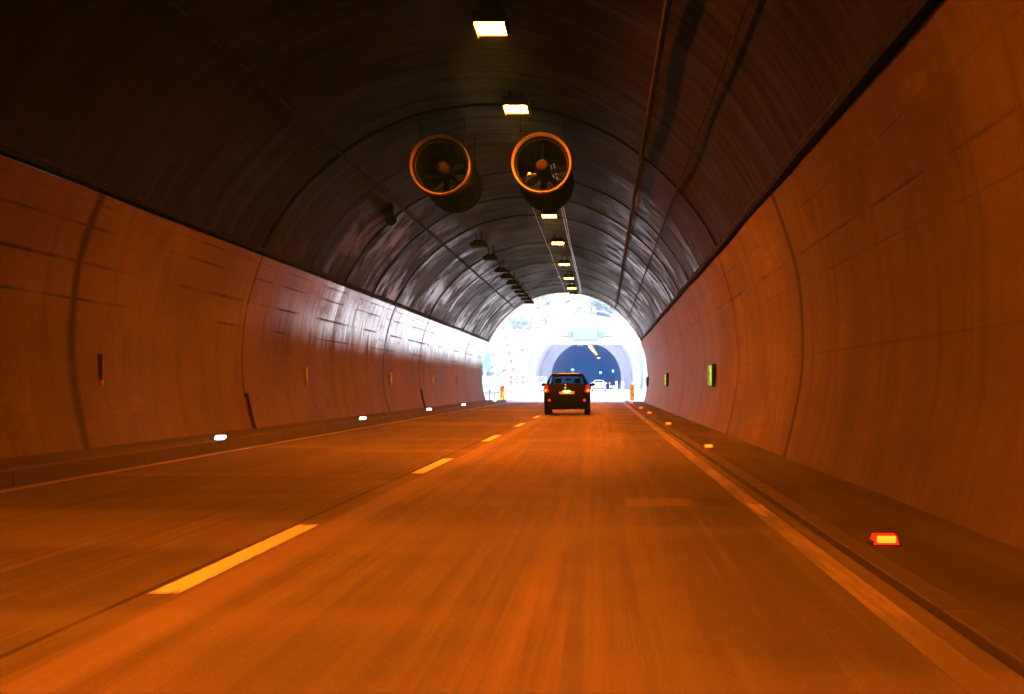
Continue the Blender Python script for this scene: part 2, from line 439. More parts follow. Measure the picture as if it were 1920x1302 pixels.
tag(strip("pavement_right", KR, CX + 5.45, -90, 84.6, ZR, M_PAVE, side=KR), kind="structure")
M_KERB = simple("kerb stone", (.065, .062, .056), .75, var=.3, scale=3)
mb = MB()
for (a, b, z) in ((KL - .14, KL + .012, ZL), (KR - .012, KR + .14, ZR)):
    y = -90
    while y < 84:
        mb.box(a, b, y, y + 3.997, -.05, z + .012); y += 4.0
tag(mb.build("kerb", M_KERB, bevel=.012), kind="structure")

def paint_mat(name, col, wear, edges=None):
    m, n, p = node_mat(name)
    tc = N(n, "ShaderNodeTexCoord"); vec = tc.outputs['Object']
    a = noise(n, vec, 14, .5, 1, 1, 5, .7); b = noise(n, vec, .8, .35, 1, 1, 4, .6)
    f = mth(n, 'ADD', mth(n, 'MULTIPLY', a, .5), mth(n, 'MULTIPLY', b, .5))
    k = maprange(n, f, wear, wear + .12)
    if edges:      # ragged, tyre-worn edges
        sp = N(n, "ShaderNodeSeparateXYZ"); n.links.new(vec, sp.inputs[0])
        fr_ = noise(n, vec, 30, 6, 1, 1, 5, .7, (2, 2, 2))
        d = mth(n, 'SUBTRACT', (edges[1] - edges[0]) / 2, mth(n, 'ABSOLUTE', mth(n, 'SUBTRACT', sp.outputs[0], (edges[0] + edges[1]) / 2)))
        k = mth(n, 'MULTIPLY', k, maprange(n, mth(n, 'ADD', d, mth(n, 'MULTIPLY', mth(n, 'SUBTRACT', fr_, .5), .05)), -.001, .008))
        ym = mth(n, 'MODULO', mth(n, 'ADD', mth(n, 'SUBTRACT', sp.outputs[1], 6.75), 92.5), 9.25)
        ed = mth(n, 'SUBTRACT', 1.7, mth(n, 'ABSOLUTE', mth(n, 'SUBTRACT', ym, 1.7)))
        k = mth(n, 'MULTIPLY', k, maprange(n, mth(n, 'ADD', ed, mth(n, 'MULTIPLY', mth(n, 'SUBTRACT', a, .5), .5)), -.02, .16))
    c = mixc(n, k, (.15, .145, .13), col)
    n.links.new(c, p.inputs['Base Color']); p.inputs['Roughness'].default_value = .6
    return m
M_PAINT = paint_mat("white road paint", (.90, .90, .88), .26, (-2.40, -2.235))
M_PAINTW = paint_mat("worn road paint", (.30, .285, .25), .47)
mb = MB()
for k in range(-3, 9):
    y = 6.75 + 9.25 * k
    mb.add([(-2.40, y, .004), (-2.235, y, .004), (-2.235, y + 3.4, .004), (-2.40, y + 3.4, .004)], [(0, 1, 2, 3)], 0)
for k in range(9, 34):
    y = 6.75 + 9.25 * k
    z0, z1 = grade(y) + .006, grade(y + 3.4) + .006
    mb.add([(-2.40, y, z0), (-2.235, y, z0), (-2.235, y + 3.4, z1), (-2.40, y + 3.4, z1)], [(0, 1, 2, 3)], 0)
y = -40
while y < 84:
    for a, b in ((1.31, 1.47), (-6.33, -6.18)):
        mb.add([(a, y, .004), (b, y, .004), (b, y + 4, .004), (a, y + 4, .004)], [(0, 1, 2, 3)], 1)
    y += 4
mb.add([(1.32, 10.8, .008), (1.46, 10.7, .008), (1.47, 11.8, .008), (1.34, 11.9, .008)], [(0, 1, 2, 3)], 2)
tag(mb.build("road_marking", [M_PAINT, M_PAINTW, paint_mat("half worn paint", (.5, .48, .43), .42)]), kind="structure")
# ------------------------------------------------------------------ conduits and cables on the lining
def run_line(name, a, inset, y0, y1, mat, r=.03, wave=.0, label="", cat="cable", double=False, clips=False, step=3.0, seed=1):
    rnd = random.Random(seed); root = empty(name, (0, 0, 0)); tag(root, label, cat)
    mb = MB(); cl = MB()
    for off in ((0, .012) if double else (0,)):
        pts = []; y = y0
        while y <= y1 + .01:
            aa = a + off + rnd.uniform(-1, 1) * wave; x, z = circ(RAD - inset, aa); pts.append((x, y, z)); y += step
        mb.path(pts, r, 6)
    if clips:
        y = y0 + 1
        while y < y1:
            x, z = circ(RAD - inset, a); x2, z2 = circ(RAD + .05, a); cl.tube((x, y, z), (x2, y, z2), .03, n=6)
            cl.box(x - .05, x + .05, y - .03, y + .03, z - .045, z + .045); y += 3
    mb.build("pipe", mat, root, smooth=True)
    if clips: cl.build("clip", M_SOOTY, root)
    return root
M_PIPE = simple("galvanised pipe", (.35, .35, .36), .32, .9, var=.3, scale=3)
M_DARKPIPE = simple("dark cable", (.005, .005, .005), .7, spec=.06)
M_DULL = simple("dull sheathed cable", (.008, .0075, .007), .7, spec=.06)
run_line("conduit", ang_ratio(1.12, -1), .07, -30, 83.6, M_DULL, .035, label="long dark conduit along the upper left of the vault, below the row of unlit lamps", seed=2)
run_line("conduit", ang_ratio(.18, 1), .09, -30, 83.6, M_DARKPIPE, .05, label="thick dark cable pipe along the vault right of the lit lamps", cat="conduit", seed=3)
run_line("cable", ang_ratio(.215, -1), .06, 34, 84, M_PIPE, .014, .004, "pair of thin pale cables along the crown just right of the lit lamps", double=True, clips=False, seed=4)
run_line("cable", ang_ratio(.385, -1), .05, 40, 84, M_PIPE, .008, .003, "single thin pale cable along the crown just left of the lit lamps", clips=False, seed=5)
run_line("conduit", ang_ratio(.385, 1), .04, -30, 83, M_DARKPIPE, .02, .001, "thin dark conduit on the right side of the vault above the wall ledge", seed=6)
for a, s, lb in ((A_LEDGE_R + .02, 1, "black tube added for the dark gap along the right wall ledge"), (A_LEDGE_L - .018, -1, "black tube added for the dark gap along the left wall ledge")):
    run_line("ledge_dark_line", a, .06, -30, 83.8, M_DARKPIPE, .07 if s > 0 else .055, .0015, lb, clips=False, seed=9, step=2.0)  # tube added to draw the dark gap above the wall panel

# ------------------------------------------------------------------ ceiling lamps
LAMP_X, LAMP_Z = -1.81, 6.95
ORANGE = (1.0, .15, .002)
M_LENS = emit("sodium lamp glow", (1.0, .160, .004), 190)
M_HOUS = simple("lamp housing", (.03, .028, .026), .6, spec=.2)
def make_lamp(label, loc):
    root = empty("ceiling_lamp", loc); tag(root, label, "ceiling lamp", "lit orange lamps along the crown of the tunnel")
    mb = MB(); mb.box(-.27, .27, -.43, .43, .03, .15); mb.box(-.27, -.24, -.43, .43, -.07, .03); mb.box(.24, .27, -.43, .43, -.07, .03)
    mb.box(-.24, .24, -.43, -.40, -.024, .03); mb.box(-.24, .24, .40, .43, -.024, .03)
    mb.build("housing", M_HOUS, root)
    mb = MB(); mb.box(-.238, .238, -.398, .398, -.004, .026); mb.build("diffuser", M_LENS, root)
    top = CZ + math.sqrt(RAD ** 2 - (loc[0] - CX) ** 2) - loc[2] + .06
    for y in (-.28, .28):
        mb = MB(); mb.box(-.2, .2, y - .025, y + .025, .148, .18); mb.tube((-.12, y, .17), (-.12, y, top), .015, n=6); mb.tube((.12, y, .17), (.12, y, top), .015, n=6)
        mb.build("bracket", M_SOOTY, root)
    return root
lampY = [(20.9, "lit orange ceiling lamp nearest the camera, topmost in the picture"),
         (27.0, "second lit ceiling lamp, just above and in front of the jet fans"),
         (34.8, "lit ceiling lamp seen through the right jet fan"),
         (44.0, "first lit ceiling lamp beyond the jet fans"),
         (52.4, "second lit ceiling lamp beyond the jet fans"),
         (61.5, "third lit ceiling lamp beyond the jet fans"),
         (69.5, "fourth lit ceiling lamp beyond the jet fans"),
         (76.6, "last lit ceiling lamp but one before the tunnel mouth"),
         (82.2, "small lit ceiling lamp hanging right at the tunnel mouth")]
first = None
for y, lb in lampY:
    if first is None: first = make_lamp(lb, (LAMP_X, y, LAMP_Z))
    else: dup(first, (LAMP_X, y, LAMP_Z), lb)
for y in (6.0, -5.0, -17.0, -30.0):
    dup(first, (LAMP_X, y, LAMP_Z), "lit orange ceiling lamp above or behind the camera, out of the picture")

# ------------------------------------------------------------------ unlit lamps on the left of the vault
def make_unlit(label, loc):
    root = empty("floodlight", loc); tag(root, label, "floodlight", "unlit dark floodlights in a row on the upper left vault")
    mb = MB(); mb.box(-.30, .30, -.38, .38, 0, .13); mb.box(-.2, .2, -.28, .28, .13, .22); mb.build("housing", M_SOOTY, root, bevel=.015)
    mb = MB(); mb.box(-.22, .22, -.31, .31, -.012, -.002); mb.build("glass", M_GLASSD, root)
    for x, h in ((-.1, .58), (.1, .66)):
        mb = MB(); mb.tube((x, 0, .21), (x, 0, h), .02, n=6); mb.build("bracket", M_SOOTY, root)
    return root
M_GLASSD = simple("dark lamp glass", (.01, .01, .01), .6, spec=.1)
un = [(47.8, "faint unlit floodlight farthest back from the mouth, first of the row"), (52.9, "second unlit floodlight of the row, barely visible in the dark"),
      (58.6, "unlit floodlight where the dense row starts, topmost of the clear ones"), (62.0, "second clear unlit floodlight of the dense row"), (65.7, "third clear unlit floodlight of the dense row"),
      (69.0, "fourth clear unlit floodlight of the dense row"), (71.9, "fifth clear unlit floodlight of the dense row"), (74.8, "sixth clear unlit floodlight of the dense row"),
      (77.6, "last unlit floodlight but one before the mouth"), (80.6, "unlit floodlight nearest the tunnel mouth, lowest of the row")]
first = None
for y, lb in un:
    if first is None: first = make_unlit(lb, (-4.6, y, 6.3))
    else: dup(first, (-4.6, y, 6.3), lb)

# dark box unit under the left conduit
root = empty("loudspeaker", (-6.02, 35.5, 5.75)); tag(root, "small black horn loudspeaker fixed under the left conduit on the vault", "loudspeaker")
mb = MB(); mb.box(-.1, .22, -.15, .15, .1, .4); mb.build("housing", M_SOOTY, root, bevel=.02)
mb = MB(); mb.tube((.05, -.1, .1), (.25, -.5, -.12), .05, .16, 16); mb.build("horn", M_SOOTY, root, smooth=True)
mb = MB(); mb.tube((-.05, 0, .2), (-.55, 0, .25), .025); mb.build("bracket", M_SOOTY, root)

# ------------------------------------------------------------------ jet fans
M_FAN = simple("fan casing paint", (.006, .0055, .005), .9, .0, var=.2, spec=0)
M_HUB = simple("fan hub paint", (.022, .018, .015), .8, 0, var=.2, spec=0)
M_FANRIM = simple("fan inlet rim", (.17, .145, .12), .8, .0, var=.12)
M_BLADE = simple("fan blade", (.005, .005, .005), .8, 0, spec=0)
def make_fan(label, loc):
    root = empty("jet_fan", loc); tag(root, label, "jet fan", "pair of round jet fans hanging from the vault")
    mb = MB(); mb.lathe([(.60, .12), (.64, .15), (.64, 3.3), (.60, 3.35), (.57, 3.3), (.57, .2), (.60, .12)], (0, 0, 0), 56); mb.build("casing", M_FAN, root, smooth=True)
    mb = MB(); prof = [(.565, .27), (.59, .19), (.625, .10), (.66, .0), (.668, .01), (.668, .2)]
    mb.lathe(prof, (0, 0, 0), 64); mb.build("inlet_ring", M_FANRIM, root, smooth=True)
    mb = MB(); mb.lathe([(.001, .30), (.06, .305), (.11, .34), (.145, .42), (.16, .55), (.16, 1.9), (.1, 2.2), (.001, 2.4)], (0, 0, 0), 32); mb.build("hub", M_HUB, root, smooth=True)
    for k in range(7):
        mb = MB(); a = 2 * math.pi * k / 7 + .2
        vs = []
        for r, wd, tw in ((.155, .09, .9), (.35, .10, .65), (.545, .08, .5)):
            for s in (-1, 1):
                for th in (-.006, .006):
                    t = a + s * wd * math.cos(tw) / r; vs.append((r * math.cos(t), 1.4 + s * wd * math.sin(tw) + th, r * math.sin(t)))
        fs = []
        for j in (0, 4): fs += [(j, j + 2, j + 6, j + 4), (j + 1, j + 5, j + 7, j + 3), (j, j + 4, j + 5, j + 1), (j + 2, j + 3, j + 7, j + 6)]
        fs += [(0, 1, 3, 2), (8, 10, 11, 9)]
        mb.add(vs, fs); mb.build("blade", M_BLADE, root)
    for k in range(3):
        a = math.pi / 2 + 2 * math.pi * k / 3; mb = MB()
        mb.tube((.15 * math.cos(a), .7, .15 * math.sin(a)), (.57 * math.cos(a), .7, .57 * math.sin(a)), .015, n=6)
        mb.build("strut", M_BLADE, root)
    for y in (.6, 2.8):
        mb = MB(); mb.lathe([(.64, y - .05), (.665, y - .05), (.665, y + .05), (.64, y + .05)], (0, 0, 0), 40); mb.build("clamp_band", M_SOOTY, root)
        for x in (-.5, .5):
            zt = CZ + math.sqrt(RAD ** 2 - (loc[0] + x - CX) ** 2) - loc[2] + .08
            mb = MB(); mb.box(x - .015, x + .015, y - .02, y + .02, .4, zt); mb.build("hanger", M_SOOTY, root)
    return root
f1 = make_fan("left one of the two round jet fans under the vault", (-3.60, 28.3, 6.00))
make_fan("right one of the two round jet fans, with a lit lamp showing through it", (-1.345, 28.3, 6.04))

# ------------------------------------------------------------------ kerb lights
M_LED_W = emit("white kerb light", (1, .93, .97), 2.2)
M_LED_WC = emit("white kerb light core", (1, .95, 1), 4)
M_LED_R = emit("red kerb light", (1, .022, .003), .3)
M_LED_RC = emit("red kerb light core", (1, .13, .006), .9)
M_LED_R2 = emit("red side lens", (1, .02, .004), 1.6)
def make_stud(label, loc, lens, grp, z):
    root = empty("kerb_light", loc); tag(root, label, "kerb light", grp)
    mb = MB(); mb.box(-.10, .10, -.075, .075, 0, .03); mb.build("base", M_PAVE, root, bevel=.01)
    mb = MB(); mb.add([(-.085, -.092, .008), (.085, -.092, .008), (.07, -.07, .072), (-.07, -.07, .072), (-.085, .06, .008), (.085, .06, .008), (.07, .04, .072), (-.07, .04, .072)],
                      [(0, 1, 2, 3), (4, 7, 6, 5), (3, 2, 6, 7), (0, 3, 7, 4), (1, 5, 6, 2)])
    ln = mb.build("lens", lens, root)
    mb = MB(); mb.box(-.062, .062, -.094, .03, .020, .066); mb.build("bulb", M_LED_WC if lens is M_LED_W else M_LED_RC, ln, bevel=.008)
    return root
gl, gr = "white lights along the left kerb", "red lights along the right kerb"
first = None
for y, lb in ((21.9, "white kerb light nearest the camera on the left kerb"), (34.9, "second white kerb light on the left kerb"), (48.3, "third white kerb light on the left kerb"),
              (60.3, "fourth white kerb light on the left kerb, small"), (78.0, "tiny white kerb light on the left kerb at the tunnel mouth")):
    if first is None: first = make_stud(lb, (-6.52, y, ZL + .012), M_LED_W, gl, ZL)
    else: dup(first, (-6.52, y, ZL + .012), lb)
first = None
for y, lb in ((8.5, "red kerb light nearest the camera on the right kerb, largest"), (21.6, "second red kerb light on the right kerb"), (34.6, "third red kerb light on the right kerb"),
              (48.6, "fourth red kerb light on the right kerb"), (59.5, "fifth red kerb light on the right kerb"), (77.0, "tiny red kerb light below the right striped board")):
    if first is None: first = make_stud(lb, (1.87, y, ZR + .002), M_LED_R, gr, ZR)
    else: dup(first, (1.79, y, ZR + .002), lb)

# ------------------------------------------------------------------ escape signs on the right wall
def sign_mat():
    m = bpy.data.materials.new("lit green sign"); m.use_nodes = True; n = m.node_tree; n.nodes.clear()
    tc = N(n, "ShaderNodeTexCoord"); sp = N(n, "ShaderNodeSeparateXYZ"); n.links.new(tc.outputs['Object'], sp.inputs[0])
    z = mth(n, 'ABSOLUTE', mth(n, 'SUBTRACT', sp.outputs[2], .02)); y = mth(n, 'ABSOLUTE', sp.outputs[1])
    c = mixc(n, mth(n, 'MULTIPLY', maprange(n, z, .24, .12), maprange(n, y, .5, .38)), (.22, .85, .02), (.75, 1, .22))
    e = N(n, "ShaderNodeEmission"); n.links.new(c, e.inputs[0]); e.inputs[1].default_value = .17
    o = N(n, "ShaderNodeOutputMaterial"); n.links.new(e.outputs[0], o.inputs[0]); return m
M_PLATE = simple("white reflective plate", (.8, .8, .78), .35, var=.05)
M_SIGNLIT = sign_mat()
M_SIGNBOX = simple("sign housing", (.02, .025, .02), .5)
M_SIGNOFF = simple("unlit green sign face", (.03, .09, .06), .4)
for y, lit, lb in ((33.9, 1, "lit green escape sign box on the right wall, larger and nearer one"), (57.8, 1, "lit green escape sign box on the right wall, smaller and farther one"), (82.3, 0, "dark unlit sign box on the right wall at the tunnel mouth")):
    x = CX + RAD - .12
    root = empty("escape_sign", (x, y, 1.38)); tag(root, lb, "escape sign", "escape sign boxes on the right wall")
    mb = MB(); mb.box(-.07, .05, -.55, .55, -.30, .30); mb.build("housing", M_SIGNBOX, root, bevel=.01)
    mb = MB(); mb.box(-.085, -.072, -.52, .52, -.27, .27); mb.build("face", M_SIGNLIT if lit else M_SIGNOFF, root)
    mb = MB(); X = -.088
    def seg(a, b, t=.025): mb.tube((X, *a), (X, *b), t, n=6)
    seg((-.05, .12), (-.02, -.03), .04); seg((-.02, -.03), (.10, -.12)); seg((.10, -.12), (.06, -.22)); seg((-.02, -.03), (-.12, -.14)); seg((-.12, -.14), (-.24, -.15))
    seg((-.05, .10), (.07, .03)); seg((-.05, .10), (-.17, .04)); mb.lathe([(.001, -.012), (.045, 0), (.001, .012)], (X, -.06, .20), 12); mb.box(X - .01, X, .24, .40, -.22, .22)
    mb.build("pictogram", M_PLATE, root)

# ------------------------------------------------------------------ small marker plates on the left wall
M_PLATEO = simple("orange reflective plate", (.8, .25, .02), .35, var=.05)
M_PLATED = simple("dirty dark plate", (.08, .06, .05), .5)  # darker tone for the nearest marker
def make_marker(label, loc, m_up):
    root = empty("wall_marker", loc); tag(root, label, "wall marker", "upright marker plates on the left wall")
    mb = MB(); mb.box(-.02, .06, -.02, .02, -.16, .24); mb.build("upper_plate", m_up, root, bevel=.006)
    mb = MB(); mb.box(-.02, .06, -.02, .02, -.24, -.17); mb.build("lower_plate", M_PLATEO, root, bevel=.006)
    return root
for i, (y, lb) in enumerate(((20.0, "dark marker plate with an orange foot, nearest on the left wall"), (33.9, "pale upright marker plate above the second white kerb light"),
                (47.5, "second pale upright marker plate on the left wall"), (59.5, "third pale upright marker plate, small"), (69.5, "fourth pale upright marker plate, thin, near the mouth"))):
    make_marker(lb, (CX - RAD + .09, y, 1.36), M_PLATED if i == 0 else M_PLATE)

M_SLIT = simple("dark joint slit", (.05, .035, .028), .8, spec=.1)
# dark tubes added for the stained slits low on the left wall joints
for y, lb in ((28.1, "dark upright tube added for the slit at the foot of the nearer left wall joint"), (55.1, "dark upright tube added for the slit at the foot of the farther left wall joint")):
    pts = [circ(RAD - .10, math.pi + t) for t in (.16, .20, .25, .30)]
    mb = MB(); mb.path([(p[0], y, p[1]) for p in pts], .032, 8); mb.tube((pts[0][0] - .1, y, pts[0][1]), (pts[0][0] + .02, y, pts[0][1]), .05, n=10)
    tag(mb.build("joint_slit", M_SLIT, smooth=True), lb, "pipe")

# ------------------------------------------------------------------ striped boards at the mouth
M_YEL = simple("yellow board", (.95, .74, .06), .45, var=.05)
M_RED = simple("red stripe paint", (.55, .12, .04), .45, var=.08)
M_GREYM = simple("grey painted metal", (.4, .41, .42), .5, .3)
def chevron(loc, flip, label):
    root = empty("striped_board", loc); tag(root, label, "warning board", "yellow boards with red stripes at the tunnel mouth")
    mb = MB(); mb.box(-.14, .14, -.012, .012, .06, 1.08); mb.build("panel", M_YEL, root, bevel=.004)
    mb = MB(); s = -1 if flip else 1
    def bar(x0, z0, x1, z1, t=.06):
        mb.add([(x0, -.016, z0), (x1, -.016, z1), (x1, -.016, z1 + t), (x0, -.016, z0 + t)], [(0, 1, 2, 3)])
    bar(-.14 * s, .66, .14 * s, .90); bar(-.14 * s, .50, .14 * s, .26)
    bar(-.14 * s, .48 - .40, -.02 * s, .38 - .27, .06) if False else None
    st = mb.build("stripe", M_RED, root)
    mb = MB(); mb.box(-.03, .03, .014, .05, 0, .9); mb.box(-.12, .12, -.1, .14, 0, .06); mb.build("post", M_GREYM, root)
    return root
chevron((2.02, 86.2, .115), False, "yellow board with red stripes at the right side of the tunnel mouth")
chevron((-6.72, 86.2, -.005), True, "yellow board with red stripes at the left side of the tunnel mouth")

# ------------------------------------------------------------------ cars
M_CARDARK = simple("dark metallic paint", (.0025, .002, .0035), .4, .0, var=.02, spec=.1)
M_CARWHITE = simple("white car paint", (.8, .8, .8), .3, 0, var=.03)
M_TYRE = simple("tyre rubber", (.006, .006, .006), .9, spec=.1)
M_RIM = simple("wheel rim", (.35, .35, .36), .35, .9)
M_BLACKP = simple("black plastic", (.004, .004, .004), .7, spec=.1)
M_SEAT = simple("seat fabric", (.02, .02, .022), .9)
m, n, p = node_mat("tinted glass"); p.inputs['Base Color'].default_value = (.5, .55, .58, 1); p.inputs['Roughness'].default_value = .02
n.nodes.remove(p); o = n.nodes["Material Output"]
tr = N(n, "ShaderNodeBsdfTransparent"); tr.inputs[0].default_value = (.6, .64, .66, 1)
gs = N(n, "ShaderNodeBsdfGlossy"); gs.inputs['Roughness'].default_value = .03
fr = N(n, "ShaderNodeFresnel"); fr.inputs[0].default_value = 1.5
mx = N(n, "ShaderNodeMixShader"); mx.inputs[0].default_value = .07; n.links.new(tr.outputs[0], mx.inputs[1]); n.links.new(gs.outputs[0], mx.inputs[2]); n.links.new(mx.outputs[0], o.inputs[0])
M_GLASS = m
M_TAIL = emit("tail lamp red", (1, .02, .004), .16)
M_TAILHOT = emit("tail lamp bulb", (1, .16, .01), .9)
M_REFL = emit("rear reflector glow", (1, .05, .02), .2)  # reflector made to glow itself in place of caught light
M_TAILOFF = simple("unlit tail lamp", (.35, .03, .03), .2)
M_NUM = simple("number plate", (.85, .8, .6), .4, var=.04)
M_NUML = emit("number plate lamp", (1, .55, .2), 5)
M_CHROME = simple("chrome", (.7, .7, .7), .12, 1., var=.02)

# station: y, underside z, body half width, belt z, belt half width, roof z, roof half width
HATCH = [(0.00, .30, .74, .50, .72, .60, .66), (.02, .24, .80, .62, .79, .74, .74), (.05, .22, .845, .80, .835, .90, .78), (.09, .215, .87, .95, .86, 1.04, .78),
         (.13, .21, .875, 1.03, .855, 1.17, .74), (.30, .205, .88, 1.06, .855, 1.46, .655), (.40, .20, .88, 1.07, .855, 1.535, .62), (.55, .20, .88, 1.07, .855, 1.56, .62),
         (1.2, .20, .88, 1.05, .855, 1.59, .62), (1.9, .20, .88, 1.02, .855, 1.565, .61), (2.3, .20, .88, 1.0, .855, 1.46, .60), (2.95, .20, .88, .97, .84, 1.04, .70),
         (3.2, .20, .87, .90, .82, .98, .68), (3.6, .22, .82, .72, .78, .84, .60), (3.8, .26, .70, .55, .66, .62, .5)]
SALOON = [(0.00, .32, .76, .52, .74, .62, .68), (.03, .26, .84, .70, .82, .86, .74), (.08, .23, .88, .88, .86, 1.0, .78), (.5, .22, .9, .98, .87, 1.06, .76), (.75, .21, .9, 1.0, .87, 1.12, .72),
          (1.3, .2, .9, 1.0, .87, 1.38, .58), (1.7, .2, .9, .99, .87, 1.43, .57), (2.4, .2, .9, .97, .87, 1.42, .57), (2.8, .2, .9, .95, .87, 1.33, .58), (3.4, .2, .9, .93, .86, 1.0, .7),
          (4.2, .22, .86, .78, .82, .86, .62), (4.5, .28, .72, .56, .68, .62, .52)]

def car_surface(st, ny=60):
    def lerp(y):
        for a, b in zip(st, st[1:]):
            if a[0] <= y <= b[0]:
                t = (y - a[0]) / (b[0] - a[0]); return [p + (q - p) * t for p, q in zip(a, b)]
        return list(st[-1])
    L = st[-1][0]
    ys = sorted(set([s[0] for s in st] + [round(L * i / ny, 4) for i in range(ny + 1)]))
    ring = []
    for y in ys:
        _, zu, w, zb, wb, zr, wr = lerp(y)
        h = [(0, zu), (w * .55, zu), (w * .88, zu + .01), (w * .97, zu + .08), (w, zu + (zb - zu) * .4), (w * .995, zu + (zb - zu) * .75), (wb, zb)]
        for t in (.25, .5, .75): h.append((wb + (wr - wb) * t + .02 * math.sin(math.pi * t), zb + (zr - .04 - zb) * t))
        h += [(wr, zr - .04), (wr * .93, zr - .008), (wr * .8, zr + .003), (wr * .4, zr + .016), (0, zr + .02)]
        ring.append((y, h))
    return ys, ring

def make_car(name, st, paint, label, loc, lit, glass_rear, glass_side, glass_front, wheels, wr=.31, belt_idx=6):
    root = empty(name, loc); tag(root, label, "car")
    ys, ring = car_surface(st)
    nh = len(ring[0][1])
    body, glr, gls, glf = MB(), MB(), MB(), MB()
    for k in range(len(ys) - 1):
        ym = (ys[k] + ys[k + 1]) / 2
        for s in (-1, 1):
            for i in range(nh - 1):
                (x0, z0), (x1, z1) = ring[k][1][i], ring[k][1][i + 1]
                (x2, z2), (x3, z3) = ring[k + 1][1][i], ring[k + 1][1][i + 1]
                q = [(s * x0, ys[k], z0), (s * x1, ys[k], z1), (s * x3, ys[k + 1], z3), (s * x2, ys[k + 1], z2)]
                tgt = body
                if i >= 12 or (i == 11):
                    if glass_rear[0] < ym < glass_rear[1]: tgt = glr
                    if glass_front[0] < ym < glass_front[1]: tgt = glf
                if belt_idx <= i <= 9:
                    for a, b in glass_side:
                        if a < ym < b: tgt = gls
                # wheel openings
                if i in (3, 4) or i == 2:
                    zc = (z0 + z1) / 2
                    if any((ym - wy) ** 2 + (zc - wr) ** 2 < (wr + .05) ** 2 for wy in wheels): continue
                tgt.add(q, [(0, 1, 2, 3)])
    for k in (0, -1):
        y, h = ring[k]; pts = [(x, y, z) for x, z in h] + [(-x, y, z) for x, z in reversed(h[1:-1])]
        body.add(pts, [tuple(range(len(pts)))])
    bo = body.build("body", paint, root, smooth=True)
    glr.build("rear_window", M_GLASS, root, smooth=True); glf.build("windscreen", M_GLASS, root, smooth=True); gls.build("side_window", M_GLASS, root, smooth=True)
    W = max(s[2] for s in st)
    for wy in wheels:
        for s in (-1, 1):
            t = MB(); xo = s * (W - .015); xi = s * (W - .22)
            t.lathe([(.20, -.1), (.29, -.1), (.31, -.08), (.31, .08), (.29, .1), (.2, .1)], (0, 0, 0), 32)
            M = Matrix.Translation((s * (W - .115), wy, wr)) @ Matrix.Rotation(R(90), 4, 'Z')
            t.v = [tuple(M @ (Vector(v) * 1.0)) for v in t.v]
            wh = t.build("wheel", M_TYRE, root, smooth=True)
            t = MB(); t.lathe([(.02, .085), (.18, .07), (.2, .095), (.2, -.09), (.19, -.09), (.17, .04), (.02, .05)], (0, 0, 0), 24)
            M = Matrix.Translation((s * (W - .115), wy, wr)) @ Matrix.Rotation(R(-90 * s), 4, 'Z')
            t.v = [tuple(M @ Vector(v)) for v in t.v]
            t.build("rim", M_RIM, wh, smooth=True)
    return root, W

root, W = make_car("small_car", HATCH, M_CARDARK, "small dark hatchback seen from behind with lit tail lights, driving ahead in the right lane",
                   (-1.335, 48.4, 0), True, (.155, .315), ((.72, 1.45), (1.53, 2.5)), (2.32, 2.93), (.62, 3.05))
def surf_y(z):      # y of the tailgate surface at height z
    pts = [(s[5], s[0]) for s in HATCH[:8]]
    if z <= pts[0][0]: return 0
    for a, b in zip(pts, pts[1:]):
        if a[0] <= z <= b[0]: return a[1] + (b[1] - a[1]) * (z - a[0]) / (b[0] - a[0])
    return pts[-1][1]
for s in (-1, 1):
    mb = MB()   # wrap round tail lamp, tall
    out = [(.66, .86), (.87, .83), (.885, .93), (.868, 1.06), (.80, 1.17), (.735, 1.15), (.70, 1.0)]
    f = [(s * x, surf_y(min(z, 1.15)) * .35 - .02, z) for x, z in out]; b = [(s * x, surf_y(min(z, 1.15)) + .16, z) for x, z in out]
    n_ = len(out); mb.add(f + b, [tuple(range(n_))] + [(i, (i + 1) % n_, n_ + (i + 1) % n_, n_ + i) for i in range(n_)])
    tl = mb.build("tail_light", M_TAIL, root, bevel=.006)
    mb = MB(); mb.tube((s * .80, -.032, .93), (s * .80, .02, .93), .05, n=20); mb.build("bulb", M_TAILHOT, tl)
    mb = MB(); mb.tube((s * .665, -.01, .56), (s * .665, .04, .56), .055, n=20); mb.build("rear_reflector", M_REFL, root)
    mb = MB(); mb.tube((s * .84, 2.28, 1.10), (s * .93, 2.26, 1.13), .03, n=8)
    mb.lathe([(.001, -.06), (.06, -.055), (.085, -.02), (.085, .03), (.05, .09), (.001, .11)], (0, 0, 0), 20)
    vv = mb.v[16:]; mb.v = mb.v[:16] + [(s * .965 + v[0] * 1.25, 2.26 + v[1], 1.155 + v[2] * .8) for v in vv]
    mb.build("wing_mirror", M_CARDARK, root, smooth=True)
mb = MB(); mb.box(-.29, .29, surf_y(.84) - .06, surf_y(.84) - .045, .79, .90); pl = mb.build("number_plate", M_NUM, root, bevel=.004)
mb = MB(); mb.box(-.12, .12, -.075, -.035, .918, .928); mb.build("plate_lamp", M_NUML, pl)
mb = MB(); mb.box(-.36, .36, -.03, .08, .925, .96); mb.build("boot_handle", M_BLACKP, root, bevel=.01)
mb = MB(); mb.lathe([(.045, -.012), (.06, -.02), (.075, -.012), (.075, .02), (.045, .02)], (-.07, surf_y(1.09) - .03, 1.09), 28); mb.tube((-.13, surf_y(1.09) - .035, 1.09), (-.01, surf_y(1.09) - .035, 1.09), .011, n=6); mb.build("badge", M_CHROME, root, smooth=True)
mb = MB(); mb.box(-.60, .60, .28, .56, 1.535, 1.56); mb.build("spoiler", M_CARDARK, root, bevel=.012)
mb = MB(); mb.tube((0, .75, 1.58), (0, .62, 1.86), .006, .003, 6); mb.build("antenna", M_BLACKP, root)
